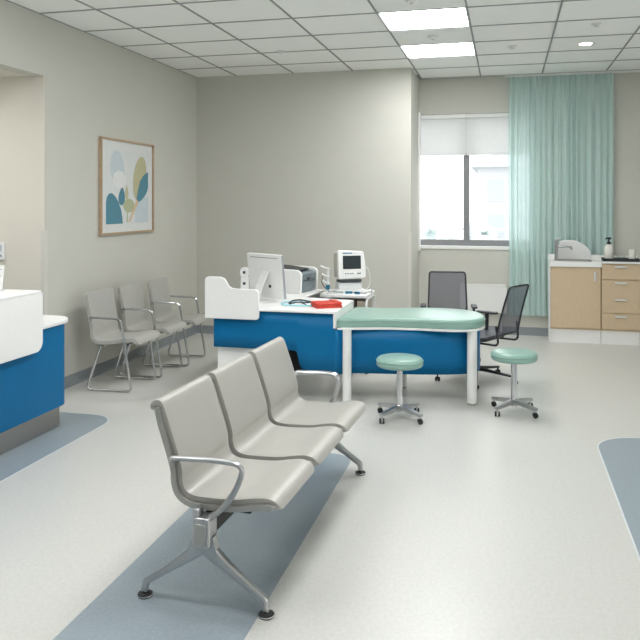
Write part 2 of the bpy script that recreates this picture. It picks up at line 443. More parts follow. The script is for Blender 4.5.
# radiator under the window
t = thing('radiator', 'white flat radiator on the wall under the window', 'radiator', (-.28, YW, 0))
MB().box(-.29, .29, -.075, -.03, .27, .615).build('front_panel', M_rad, t, bev=.008)
MB().box(-.28, .28, -.08, -.02, .605, .628).build('top_grille', M_rad, t, bev=.004)
MB().box(-.28, .28, -.03, -.002, .29, .59).build('back_panel', M_rad, t)
for s in (-1, 1): MB().cyl((s*.22, -.05, .27), (s*.22, -.05, 0), .01, seg=12).build('pipe', M_whitep, t)

# outside: pale house, shrubs, fence, pavement
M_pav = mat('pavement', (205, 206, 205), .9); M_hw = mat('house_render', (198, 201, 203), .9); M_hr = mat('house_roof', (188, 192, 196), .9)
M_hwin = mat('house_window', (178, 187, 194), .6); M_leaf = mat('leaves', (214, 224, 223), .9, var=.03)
struct(MB().box(-30, 30, YW+.3, 60, -.4, -.3).build('ground_outside', M_pav))
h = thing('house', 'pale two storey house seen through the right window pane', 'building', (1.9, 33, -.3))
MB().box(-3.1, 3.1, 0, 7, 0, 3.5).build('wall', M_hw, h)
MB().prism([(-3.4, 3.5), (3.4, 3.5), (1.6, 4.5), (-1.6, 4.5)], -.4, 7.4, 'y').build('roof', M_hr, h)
for x in (-2.35, -1.0, .6, 2.1):
    for z in (.5, 2.05):
        w = MB().box(x-.42, x+.42, -.06, .02, z, z+1.0).build('window', M_hw, h)
        MB().box(x-.35, x+.35, -.08, -.055, z+.07, z+.93).build('pane', M_hwin, w)
MB().box(-.9, .9, -1.2, 0, 1.65, 1.8).build('porch_roof', M_hr, h)
f = thing('fence', 'low pale fence in front of the house outside', 'fence', (0, 29, -.3))
fm = MB(); fm.box(-4, 9, 0, .06, .9, 1.0).box(-4, 9, 0, .06, .3, .38)
fm.build('rail', M_hw, f)
for k in range(14): MB().box(-4+k, -3.92+k, -.02, .08, 0, 1.15).build('post', M_hw, f)
def bush(x, y, r, hgt, lab):
    m = MB(); rnd = random.Random(int(x*100))
    for k in range(36):
        a, b = rnd.uniform(0, 2*PI), rnd.uniform(0, PI/2); q = r*.82
        c = Vector((q*math.cos(a)*math.sin(b), q*math.sin(a)*math.sin(b), hgt*.38+hgt*.42*math.cos(b))); rr = r*rnd.uniform(.25, .4)
        m.lathe([(rr*math.sin(PI*t/9)*(1+.12*math.sin(7*t+k)) if 0 < t < 9 else .0001, rr*math.cos(PI*t/9)) for t in range(10)][::-1], tuple(c), 14)
    t = thing('shrub', lab, 'shrub', (x, y, -.3), 0, 'shrubs outside the window')
    m.build('foliage', M_leaf, t, weld=False)
    MB().cyl((0, 0, 0), (0, 0, hgt*.7), .07, .03, 8).build('trunk', M_hr, t)
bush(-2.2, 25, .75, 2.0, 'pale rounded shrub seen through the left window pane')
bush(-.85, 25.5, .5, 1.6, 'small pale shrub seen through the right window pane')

# ------------------------------------------------------------------ reception counter (left edge)
t = thing('reception_counter', 'blue and white reception counter with raised white front at left edge', 'reception desk', (-3.5, 3.2, 0))
def lx(x): return x+3.5
def ly(y): return y-3.2
body = rrect(lx(-4.0), lx(-3.155), ly(1.4), ly(4.90), .10, 8)
MB().prism(body, .165, .765).build('body', M_blue, t, bev=.004)
MB().prism(rrect(lx(-3.95), lx(-3.205), ly(1.45), ly(4.94), .14, 8), 0, .165).build('plinth', M_steel, t)
MB().prism(rrect(lx(-4.02), lx(-3.13), ly(1.38), ly(4.95), .16, 10), .765, .80).build('worktop', M_white, t, bev=.01, seg=3)
fp = rrect(ly(1.3), ly(4.49), .63, 1.03, .07, 8, (1, 1, 0, 0))
MB().prism(fp, lx(-3.129), lx(-3.10), 'x').build('front_panel', M_white, t, bev=.006, seg=3)
MB().prism(rrect(lx(-3.62), lx(-3.10), ly(1.3), ly(4.49), .03, 5), 1.03, 1.035+.012).build('transaction_shelf', M_white, t, bev=.006, seg=3)
for y in (1.6, 3.0, 4.35): MB().box(lx(-3.58), lx(-3.2), ly(y), ly(y)+.03, .80, 1.03).build('shelf_support', M_white, t)
# leaflet stand
t = thing('leaflet_stand', 'white printed leaflet leaning in a clear stand on the reception counter', 'leaflet', (-3.43, 4.38, 1.047), R(14))
A = Matrix.Rotation(R(-12), 4, 'X')
MB().box(-.075, .075, 0, .002, .004, .175, A).build('sheet', M_paper, t)
MB().box(-.078, .078, .003, .006, .0, .15, A).box(-.078, .078, -.02, .055, 0, .003).build('holder', M_clear, t)
tx = MB()
for k in range(8): tx.box(-.058, .058-.03*((k*7) % 3)/2, -.001, .0, .145-.015*k, .149-.015*k, A)
tx.build('print_lines', M_ink, t)
# thermostat on office wall
t = thing('thermostat', 'small white wall control panel at the left edge above the counter', 'thermostat', (-4.27, OY-.011, 1.234))
MB().prism(rrect(-.07, .07, -.075, .075, .012), -.022, 0, 'y').build('housing', M_whitep, t, bev=.003)
MB().box(-.045, .045, -.0235, -.022, .0, .05).build('display', mat('lcd', (170, 184, 186), .3), t)
for k in range(3): MB().box(-.045+.034*k, -.02+.034*k, -.025, -.022, -.05, -.03).build('button', M_ink, t)

# ------------------------------------------------------------------ picture
t = thing('framed_picture', 'abstract leaf print in a thin pale wood frame on the left wall', 'picture', (XL, 6.965, 1.815), R(90))
W, Hh = .552, .48                      # local x along the wall, local -y into the room
fr = MB()
for a in ((-W, W, -Hh, -Hh+.02), (-W, W, Hh-.02, Hh), (-W, -W+.02, -Hh+.02, Hh-.02), (W-.02, W, -Hh+.02, Hh-.02)): fr.box(a[0], a[1], -.035, -.001, a[2], a[3])
fr.build('frame', M_frame, t, bev=.002)
C = [M_paper] + [mat('print_'+n, c, .7, var=.03) for n, c in (('pale_blue', (208, 220, 225)), ('olive', (198, 194, 152)), ('teal', (60, 134, 156)), ('tan', (222, 196, 160)), ('sage', (184, 190, 150)), ('ivory', (240, 242, 240)), ('ground', (231, 234, 233)))]
art = MB(); art.box(-W+.02, W-.02, -.016, -.004, -Hh+.02, Hh-.02)
def uv(u, v): return (-W+2*W*u, Hh-2*Hh*v)
def shape(ci, pts, lay):
    art.cur = ci; art.prism([uv(*p) for p in pts], -.0165-.0006*lay, -.0155, 'y')
def ell(u, v, a, b, rot=0, n=28, pw=1):
    o = []
    for k in range(n):
        an = 2*PI*k/n; x, y = a*math.cos(an), b*math.sin(an)
        o.append((u+x*math.cos(rot)-y*math.sin(rot), v+x*math.sin(rot)+y*math.cos(rot)))
    return o
shape(7, rrect(.08, .92, .10, .90, .001, 1), 0)
shape(1, ell(.30, .31, .125, .19, -.1), 1)
sc = [(.335+(.105+.018*abs(math.sin(4.5*a)))*math.cos(a), .425+(.085+.016*abs(math.sin(4.5*a)))*math.sin(a)) for a in [2*PI*k/60 for k in range(60)]]
shape(6, sc, 2)
def leaf(u0, v0, u1, v1, w, bend=0, n=14):
    d = Vector((u1-u0, v1-v0)); nn = Vector((-d.y, d.x)).normalized(); L = []; Rr = []
    for k in range(n+1):
        s = k/n; c = Vector((u0, v0))+d*s+nn*bend*math.sin(PI*s); ww = w*math.sin(PI*s**.75)**.8 if 0 < s < 1 else .002
        L.append(tuple(c+nn*ww)); Rr.append(tuple(c-nn*ww))
    return L+Rr[::-1]
shape(1, [(.63, .68), (.66, .64), (.72, .62), (.9, .6), (.9, .89), (.63, .89)], 1)
shape(2, [(min(u, .89), v) for u, v in ell(.725, .40, .125, .25, .22, 40)], 2)
shape(3, [(.655, .665), (.665, .60), (.69, .52), (.73, .43), (.79, .37), (.85, .335), (.895, .325), (.895, .50), (.87, .55), (.82, .60), (.76, .64), (.70, .665)], 3)
shape(3, [(.1, .89), (.1, .66), (.115, .61), (.15, .575), (.2, .57), (.26, .60), (.32, .66), (.37, .75), (.40, .89)], 2)
shape(3, leaf(.37, .70, .39, .50, .06), 2)
shape(2, leaf(.47, .64, .47, .48, .03), 3)
shape(5, ell(.51, .70, .105, .075), 3)
shape(4, [(.50, .88), (.53, .88), (.70, .66), (.66, .63)], 4)
shape(5, [(.475, .76), (.495, .76), (.49, .88), (.47, .88)], 2)
art.build('print', C, t, weld=False)
MB().box(-W+.02, W-.02, -.026, -.0255, -Hh+.02, Hh-.02).build('glazing', M_glass, t)

# ------------------------------------------------------------------ waiting chairs along the left wall (sled base, facing +X; local +x = forward)
def shell_rows(prof, w, rtop, rfront, nv=14):
    "grid over profile pts (x,z), half width w, ends rounded"
    P = prof; L = [0]
    for a, b in zip(P, P[1:]): L.append(L[-1]+(Vector(b)-Vector(a)).length)
    T = L[-1]; rows = []
    for (x, z), l in zip(P, L):
        ww = w
        for r, dd in ((rtop, l), (rfront, T-l)):
            if dd < r: ww = min(ww, w-r+math.sqrt(max(0, r*r-(r-dd)**2)))
        rows.append([(x, -ww+2*ww*k/nv, z) for k in range(nv+1)])
    return rows
def prof2(pts, n=6): return [(p.x, p.z) for p in spline([(x, 0, z) for x, z in pts], n)]
def side_chair(label, x, y, rz, far_arm):
    t = thing('waiting_chair', label, 'chair', (x, y, 0), rz, 'grey waiting chairs along the left wall')
    w = .225
    pr = prof2([(-.258, .852), (-.245, .78), (-.22, .655), (-.205, .56), (-.20, .49), (-.182, .445), (-.13, .425), (0, .43), (.12, .45), (.19, .455), (.225, .44), (.238, .41)])
    MB().grid(shell_rows(pr, w, .035, .03)).build('seat_shell', M_chairfab, t, solid=.034, bev=.01, seg=3, smooth=60)
    # the underside frame
    MB().sweep([(-.1, -.2, .395), (-.1, .2, .395)], .011, seg=10).build('cross_bar', M_chrome, t)
    MB().sweep([(.14, -.2, .413), (.14, .2, .413)], .011, seg=10).build('cross_bar', M_chrome, t)
    for s in (-1, 1):
        yy = s*.238
        low = [(-.11, yy*.96, .397), (-.24, yy, .012), (.19, yy, .012)]
        if s == -1 or far_arm:
            pts = low+[(.085, yy, .635), (-.235, yy, .645), (-.235, yy*.93, .56)]
            pts = [low[0], low[1], low[2], (.125, yy, .42), (.085, yy, .638), (-.225, yy*1.0, .645), (-.223, yy*.92, .60)]
        else:
            pts = low+[(.125, yy, .41), (.125, yy*.9, .412)]
        MB().sweep(fillet(pts, .045), .0105, seg=10).build('side_frame', M_chrome, t)
    return t
for k, (x, y, rz, lab) in enumerate(((-3.345, 6.06, 1, 'grey chrome framed waiting chair nearest the reception counter'), (-3.33, 6.61, 2, 'middle grey waiting chair of the three along the left wall'),
                                 (-3.295, 7.13, 3, 'grey waiting chair in the back corner with both armrests showing'))):
    side_chair(lab, x, y, R(rz), k == 2)

# ------------------------------------------------------------------ beam bench in the foreground (local +x forward, +y away)
t = thing('beam_bench', 'three seat light grey beam bench with silver legs in the foreground', 'bench', (-1.165, 3.634, 0), R(-2.4))
pr = prof2([(-.257, .764), (-.253, .792), (-.233, .803), (-.215, .782), (-.178, .678), (-.144, .575), (-.132, .524), (-.130, .484), (-.114, .443), (-.073, .420), (.0, .416), (.12, .421), (.20, .435), (.256, .441), (.293, .430), (.309, .404)], 7)
for k in (-1, 0, 1):
    yc = k*.533
    rows = [[(x, y+yc, z) for x, y, z in r] for r in shell_rows(pr, .241, .03, .035)]
    sh = MB().grid(rows).build('seat_shell', M_bench, t, solid=.026, bev=.009, seg=3, smooth=60)
    for s in (-1, 1):
        # metal strip following the underside of the shell
        pts = []
        for i in range(19, len(pr)-5):
            a, b = Vector((pr[i-1][0], 0, pr[i-1][1])), Vector((pr[i+1][0], 0, pr[i+1][1])); d = (b-a).normalized()
            n = Vector((d.z, 0, -d.x))     # behind / below
            q = Vector((pr[i][0], yc+s*.245, pr[i][1]))
            f = min(1, (i-19)/6, (len(pr)-6-i)/10); e = .013+.010*f
            pts.append(q+Vector((d.z, 0, -d.x))*e if n.z < .3 and n.x < .9 else q+Vector((d.z, 0, -d.x))*e)
        MB().sweep(pts, .009, .013, seg=8, ref=(0, 1, 0), square=True).build('side_rail', M_benchfr, sh)
    for yy in (-.15, .15): MB().box(-.07, .16, yc+yy-.02, yc+yy+.02, .352, .40).build('seat_bracket', M_beam, sh)
MB().box(-.035, .035, -.82, .84, .29, .352).build('beam', M_beam, t, bev=.006)
for s in (-1, 1):
    yl = s*.81
    m = MB()
    for q in (-1, 1):
        pts = spline([(q*.0, yl, .262), (q*.03, yl, .232), (q*.075, yl, .195), (q*.16, yl, .135), (q*.235, yl, .085), (q*.262, yl, .066), (q*.270, yl, .045), (q*.271, yl, .022)], 4)
        N = len(pts); A = [.038-.024*min(1, i/(N*.45)) if i < N*.8 else .0125 for i in range(N)]; B = [.022-.010*i/N for i in range(N)]
        m.sweep(pts, A, B, seg=12, ref=(0, 0, 1) if q > 0 else (0, 0, 1), square=True)
    m.prism([(-.075, .19), (0, .225), (.075, .19), (.046, .29), (-.046, .29)], yl-.02, yl+.02, 'y')
    lf = m.build('leg_frame', M_alu, t, smooth=50)
    hb = MB().prism(rrect(-.037, .041, .245, .372, .02), yl-.038, yl+.038, 'y')
    hb.prism(rrect(-.045, -.015, .36, .40, .012), yl-.02, yl+.03, 'y')
    hub = hb.build('hub', M_alu, t, bev=.006)
    MB().prism(rrect(-.026, .026, .262, .350, .01), yl-.043, yl-.037, 'y').build('hub_cap', M_benchfr, hub, bev=.002)
    for q in (-1, 1):
        MB().lathe([(.0001, 0), (.03, 0), (.033, .006), (.03, .013), (.014, .018), (.012, .03), (.0001, .03)], (q*.271, yl, 0), 24).build('foot_glide', M_rub, lf)
        MB().lathe([(.0331, .0055), (.0335, .008), (.0325, .0105)], (q*.271, yl, 0), 24).build('glide_ring', M_chrome, lf)
    arm = fillet([(-.148, yl+.012*s*-1, .578), (-.14, yl, .592), (.04, yl, .60), (.178 if s < 0 else .142, yl, .592), (.142 if s < 0 else .12, yl, .49), (.09, yl, .415), (.012, yl, .352)], .06, 6)
    MB().sweep(arm, .011, .018, seg=12, ref=(0, 0, 1)).build('armrest', M_alu, t)
    MB().sweep([(-.15, yl-.005*s, .583), (-.146, yl-.03*s, .58), (-.143, yl-.05*s, .578)], .011, seg=10).build('arm_fixing', M_alu, t)

# ------------------------------------------------------------------ reception/treatment desk
d = thing('treatment_desk', 'white and blue desk with low mint padded extension on white legs', 'desk', (-1.4, 6.1, 0))
ox, oy = -1.4, 6.1
def bl(name, x0, x1, y0, y1, z0, z1, m, bev=.004): return MB().box(x0-ox, x1-ox, y0-oy, y1-oy, z0, z1).build(name, m, d, bev=bev)
top = [(-2.47, 5.90), (-1.37, 5.90), (-1.352, 5.92), (-1.352, 6.64), (-1.37, 6.66), (-1.86, 6.76), (-1.81, 7.42), (-2.47, 7.42)]
MB().prism([(a-ox, b-oy) for a, b in top], .74, .76).build('desktop', M_white, d, bev=.006, seg=3)
bl('end_panel', -1.374, -1.354, 5.905, 6.64, .622, .74, M_white)
# blue modesty front: straight part with a stepped lower edge, then a curved part under the pad
path = [Vector((-2.43+1.06*k/60, 5.94, 0)) for k in range(61)]+spline([(-1.36, 5.941, 0), (-1.25, 6.03, 0), (-1.0, 6.075, 0), (-.7, 6.12, 0), (-.45, 6.18, 0), (-.30, 6.26, 0), (-.235, 6.36, 0), (-.225, 6.5, 0)], 6)
def zlow(x):                        # the lower edge steps down in a rounded curve
    if x < -1.72: return .42
    if x < -1.68: return .42-.035*(1-math.sqrt(max(0, 1-((x+1.72)/.04)**2)))
    if x < -1.58: return .237+.148*(1-math.sqrt(max(0, 1-((-1.58-x)/.10-0)**2))) if x > -1.675 else .385
    return .237
ztop = lambda x: .74 if x < -1.362 else .602
rows = [[(p.x-ox, p.y-oy, zlow(p.x)+(ztop(p.x)-zlow(p.x))*k/3) for p in path] for k in range(4)]
MB().grid(rows).build('front_panel', M_blue, d, solid=.02, smooth=60)
# privacy screen
scr = [(-2.49, .67), (-2.035, .67)]+[(-2.035+.03*math.sin(a), .70-.03*math.cos(a)) for a in [PI/2*k/4 for k in range(1, 5)]]+[(-2.005, .88)] + \
      [(-2.045+.04*math.cos(a), .885+.04*math.sin(a)) for a in [PI/2*k/5 for k in range(1, 6)]] + \
      [(-2.20, .926), (-2.25, .932), (-2.275, .948), (-2.295, .985), (-2.315, 1.012), (-2.35, 1.024)]+[(-2.455+.035*math.cos(a), .989+.035*math.sin(a)) for a in [PI/2+PI/2*k/5 for k in range(6)]]
MB().prism([(a-ox, b) for a, b in scr], 5.875-oy, 5.90-oy, 'y').build('privacy_screen', M_white, d, bev=.005, seg=3)
bl('pedestal', -2.415, -1.98, 5.98, 6.55, 0.0, .74, M_white)
bl('side_panel', -2.45, -2.42, 6.56, 7.38, 0.0, .74, M_white)
bl('back_panel', -2.42, -1.84, 7.36, 7.38, 0.0, .74, M_white)
# padded extension
outl = [(-1.352, 5.95), (-1.15, 6.01), (-.95, 6.06), (-.72, 6.085), (-.5, 6.08), (-.33, 6.10), (-.235, 6.17), (-.178, 6.30), (-.175, 6.45), (-.225, 6.62), (-.33, 6.74), (-.52, 6.80), (-.75, 6.78), (-1.0, 6.70), (-1.2, 6.66), (-1.352, 6.66)]
o2 = [(p.x, p.y) for p in spline([(a, b, 0) for a, b in outl[1:-1]], 4)]
o2 = [outl[0]]+o2+[outl[-1]]
MB().prism([(a-ox, b-oy) for a, b in o2], .602, .622).build('pad_board', M_white, d, bev=.004)
cx, cy = -.75, 6.38
def scl(k, o=o2): return [((cx+(a-cx)*k)-ox, (cy+(b-cy)*k*1.0)-oy) for a, b in o]
pm = MB(); n = len(o2)
lay = [(.985, .622), (.997, .630), (1.0, .642), (1.0, .668), (.992, .685), (.975, .695), (.93, .699), (.5, .70)]
vs = []; 
for k, z in lay: vs += [(a, b, z) for a, b in scl(k)]
fs = [list(range(n))[::-1], [(len(lay)-1)*n+i for i in range(n)]]
for l in range(len(lay)-1): fs += [(l*n+i, l*n+(i+1) % n, (l+1)*n+(i+1) % n, (l+1)*n+i) for i in range(n)]
pm.add(vs, fs); pad = pm.build('cushion', M_green, d, smooth=70)
MB().sweep([(a, b, .672) for a, b in scl(1.001)], .003, seg=6, closed=True).build('piping', M_greenpipe, pad)
for x, y, r in ((-1.272, 5.975, .037), (-.27, 6.19, .041), (-.9, 6.6, .04)):
    lg = MB().cyl((x-ox, y-oy, .012), (x-ox, y-oy, .602), r, seg=28).build('leg', M_white, d)
    MB().cyl((x-ox, y-oy, 0), (x-ox, y-oy, .012), r*.9, seg=28).build('foot', M_steel, lg)

# bin under desk
t = thing('waste_bin', 'black bin under the desk, glimpsed past the far bench backrest', 'bin', (-1.99, 7.03, 0))
MB().lathe([(.0001, .004), (.10, .004), (.105, 0), (.11, .004), (.135, .30), (.139, .305), (.133, .307), (.104, .012), (.0001, .012)], seg=32).build('body', M_dark, t)
MB().lathe([(.136, .29), (.145, .293), (.145, .306), (.134, .308)], seg=32).build('rim', M_char, t)

# ---- desktop things
ZD = .76
t = thing('computer_monitor', 'white desktop monitor seen from behind on the desk', 'monitor', (-2.14, 6.38, ZD), R(-31))
A = Matrix.Translation((0, .04, .228)) @ Matrix.Rotation(R(6), 4, 'X')
hs = MB().prism(rrect(-.235, .235, -.20, .20, .012), -.012, .018, 'y', A).build('housing', M_whitep, t, bev=.004)
MB().box(-.225, .225, .018, .0195, -.19, .19, A).build('screen', M_screen, hs)
MB().box(-.19, .19, -.0135, -.012, .165, .172, A).build('vent', M_ink, hs)
MB().box(.2352, .2372, -.008, .016, -.195, .195, A).build('edge_trim', M_ink, hs)
MB().sweep([(0.02, -.10, .012), (0.02, -.055, .14), (0.02, .02, .27)], .045, .007, seg=10, ref=(1, 0, 0), square=True).build('stand_arm', M_whitep, t)
MB().prism(rrect(-.11, .13, -.15, .08, .03), 0, .012).build('stand_foot', M_whitep, t, bev=.003)
MB().lathe([(.0001, .006), (.014, .004), (.016, 0)], seg=16, M=A @ Matrix.Translation((.06, -.013, -.09)) @ Matrix.Rotation(PI/2, 4, 'X')).build('knob', M_dark, t)

t = thing('handset', 'white upright handset with buttons standing left of the monitor', 'phone', (-2.40, 6.62, ZD), R(10))
MB().prism(rrect(-.05, .05, 0, .035, .01), -.05, .05, 'y').build('cradle', M_whitep, t, bev=.004)
MB().prism(rrect(-.036, .036, .03, .2, .02), -.02, .022, 'y').build('body', M_whitep, t, bev=.006)
MB().prism(rrect(-.042, .042, .19, .28, .035, 8), -.026, .026, 'y').build('earpiece', M_whitep, t, bev=.006)
for z in (.235, .13): MB().prism(rrect(-.013, .013, z-.013, z+.013, .005), -.028 if z > .2 else -.0215, -.019, 'y').build('button', M_char, t)
for k in range(3): MB().prism(rrect(-.02+.015*k, -.012+.015*k, .07, .078, .002), -.0215, -.019, 'y').build('key', M_ink, t)

t = thing('printer', 'white printer with slate grey front on the desk return', 'printer', (-2.09, 7.2, ZD), R(-8))
# local +x = front
sp = [(-.19, 0), (.18, 0), (.185, .19), (.17, .215), (.14, .232), (-.19, .245)]
for s in (-1, 1): MB().prism(sp, s*.205-.02, s*.205+.02, 'y').build('side_panel', M_whitep, t, bev=.008, seg=3)
MB().prism([(-.185, .004), (.168, .004), (.172, .18), (.15, .198), (.06, .215), (-.185, .215)], -.185, .185, 'y').build('body', M_slate, t, bev=.003)
MB().prism([(-.1, .216), (.1, .21), (.12, .222), (-.1, .25), (-.17, .252)], -.15, .15, 'y').build('output_tray', M_dark, t, bev=.004)
MB().box(.168, .176, -.17, .17, .118, .122).build('seam', M_dark, t)
MB().box(.172, .181, -.03, .03, .128, .146).build('latch', M_dark, t)
MB().box(.168, .177, -.165, .165, .02, .105).build('paper_drawer', M_slate, t, bev=.003)

t = thing('stethoscope', 'coiled pale blue and black stethoscope on the white desktop', 'stethoscope', (-1.745, 6.24, ZD), R(5))
MB().sweep([(.17*math.cos(a), .13*math.sin(a), .009+.002*math.sin(3*a)) for a in [2*PI*k/40 for k in range(40)]], .0065, seg=8, closed=True).build('tubing', M_cyan, t)
MB().sweep(spline([(-.10, -.01, .012), (-.07, .03, .03), (.0, .045, .035), (.08, .045, .022), (.125, .05, .022)], 6), .007, seg=8)\
    .sweep(spline([(-.09, -.05, .012), (-.02, -.03, .025), (.06, -.0, .02), (.12, .04, .024)], 6), .006, seg=8)\
    .sweep(spline([(0, .04, .03), (.02, -.03, .02), (.06, -.05, .01)], 5), .005, seg=8).build('binaural', M_dark, t)
MB().lathe([(.0001, 0), (.026, 0), (.028, .004), (.022, .014), (.010, .02), (.0001, .021)], (.125, .05, .004), 20).build('chest_piece', M_teal, t)

t = thing('red_pouch', 'red folded pouch lying at the right end of the white desktop', 'pouch', (-1.495, 6.17, ZD), R(30))
MB().prism(rrect(-.115, .115, -.10, .10, .012), 0, .022).build('base', M_red, t, bev=.005, seg=3)
MB().prism(rrect(-.113, .06, -.098, .098, .012), .0225, .042).build('flap', M_red, t, bev=.006, seg=3)
MB().prism(rrect(.045, .113, -.098, .098, .012), .0225, .05).build('roll', M_red, t, bev=.012, seg=3)

# ---- cart and patient monitor behind the desk
cart = thing('medical_cart', 'white topped beige medical cart behind the desk by the back wall', 'trolley', (-1.535, 7.25, 0), R(0))
MB().prism(rrect(-.238, .238, -.23, .23, .03), .728, .76).build('cart_top', M_white, cart, bev=.006, seg=3)
MB().box(-.16, .10, -.2, .2, .10, .70).build('drawer_body', M_beige, cart, bev=.006)
MB().box(.13, .21, -.19, .19, .3, .70).build('side_bin', M_beige, cart, bev=.006)
for k in range(3):
    dr = MB().box(-.15, .09, -.212, -.2, .13+.19*k, .30+.19*k).build('drawer', M_beige, cart, bev=.003)
    MB().box(-.08, .02, -.225, -.212, .26+.19*k, .275+.19*k).build('handle', M_steel, dr)
for s in (-1, 1):
    MB().sweep(fillet([(s*.228, -.21, .05), (s*.228, -.21, .715), (s*.228, .21, .715), (s*.228, .21, .05)], .05), .013, seg=10).build('frame_tube', M_whitep, cart)
    for q in (-1, 1):
        MB().cyl((s*.228-.012, q*.21, .025), (s*.228+.012, q*.21, .025), .025, seg=18).build('caster', M_rub, cart)
MB().box(-.228, .228, -.01, .01, .06, .09).build('cross_bar', M_whitep, cart)

t = thing('patient_monitor', 'white patient monitor with dark screen on the medical cart', 'medical monitor', (-1.53, 7.27, .76), R(26))
MB().prism(rrect(-.15, .15, -.10, .1, .02), 0, .03).prism(rrect(-.12, .12, -.075, .08, .02), .03, .10).build('base', M_whitep, t, bev=.005)
A = Matrix.Translation((0.01, 0, .268)) @ Matrix.Rotation(R(-5), 4, 'X')
ol = [(-.135, -.14), (.145, -.13), (.142, .0), (.125, .135), (.0, .142), (-.14, .15)]
ol = [(p.x, p.y) for p in fillet([(a, b, 0) for a, b in [((-.0, -.135))]+ol[1:]+[ol[0]]+[(-.0, -.135)]], .025, 4)][:-1]
hs = MB().prism(ol, -.08, -.03, 'y', A).build('bezel', M_white, t, bev=.008, seg=3)
MB().prism([(a*.93-.006, b*.88) for a, b in ol], -.03, .14, 'y', A).build('housing', M_monside, t, bev=.01)
MB().prism(rrect(-.09, .095, -.04, .092, .008), -.083, -.08, 'y', A).build('screen', M_screen, hs, bev=.001)
MB().box(-.09, .005, -.082, -.08, .112, .122, A).build('brand_stripe', M_lblue, hs)
for k, x in enumerate((-.07, -.045, -.02, 0, .055, .075)): MB().box(x, x+.016, -.084, -.08, -.088, -.078, A).build('button', M_ink if k < 4 else M_char, hs)
MB().box(-.12, .10, -.075, .08, -.165, -.142, A).build('under_tray', M_char, t)
MB().sweep(spline([(.14, .02, .22), (.19, .0, .24), (.215, -.02, .15), (.2, -.03, .05), (.14, -.06, .012)], 6), .004, seg=8).build('cable', M_whitep, t)

t = thing('probe_stand', 'white stand of hooked probes left of the patient monitor', 'probe stand', (-1.728, 7.20, .76), R(12))
MB().prism(rrect(-.035, .035, -.05, .05, .012), 0, .018).build('foot', M_whitep, t, bev=.003)
MB().sweep([(0, 0, .015), (0, 0, .24)], .014, .012, seg=12).build('pole', M_whitep, t)
for z, l in ((.235, -.075), (.155, -.06), (.09, -.055)):
    MB().sweep(fillet([(.02, -.012, z-.004), (-.02, -.02, z+.004), (l, -.02, z+.028)], .02), .008, seg=10).build('hook', M_whitep, t)
MB().sweep(spline([(-.05, -.025, .16), (-.06, -.03, .10), (-.03, -.035, .05), (.01, -.04, .02)], 6), .0045, seg=8).build('cable', M_char, t)
MB().prism(rrect(-.02, .02, .03, .075, .008), -.05, -.025, 'y').build('clip', M_teal, t, bev=.003)

for x, y, l, rz, lab, m in ((-1.50, 7.13, .07, 15, 'teal sensor clip on the cart below the patient monitor screen', M_teal), (-1.41, 7.11, .06, -20, 'teal sensor clip at the right on the medical cart', M_teal)):
    t = thing('sensor_clip', lab, 'sensor clip', (x, y, .76), R(rz), 'teal sensor clips on the cart')
    MB().prism(rrect(-l/2, l/2, -.016, .016, .01), 0, .022).build('body', m, t, bev=.004)
    MB().sweep(spline([(l/2, 0, .012), (l/2+.03, .02, .01), (l/2+.04, .06, .008)], 5), .004, seg=8).build('lead', M_dark, t)
t = thing('ultrasound_probe', 'white hand-held probe at the right end of the medical cart top', 'probe', (-1.335, 7.20, .76), R(50))
MB().sweep([(-.05, 0, .012), (-.02, 0, .013), (.03, 0, .016), (.055, 0, .016)], [.009, .012, .017, .02], [.009, .010, .012, .011], seg=14).build('body', M_whitep, t)
MB().sweep([(.055, 0, .016), (.063, 0, .016)], .018, .010, seg=14).build('tip', M_teal, t)
MB().sweep(spline([(-.05, 0, .012), (-.07, .02, .008), (-.06, .06, .006), (-.03, .075, .006)], 5), .004, seg=8).build('cord', M_whitep, t)
t = thing('instrument_tray', 'shallow white tray of instruments at the front of the medical cart', 'tray', (-1.62, 7.07, .76), R(4))
MB().prism(rrect(-.09, .09, -.035, .035, .01), 0, .016).build('body', M_whitep, t, bev=.003)
MB().box(-.075, .075, -.022, .022, .0162, .019).build('insert', M_slate, t)

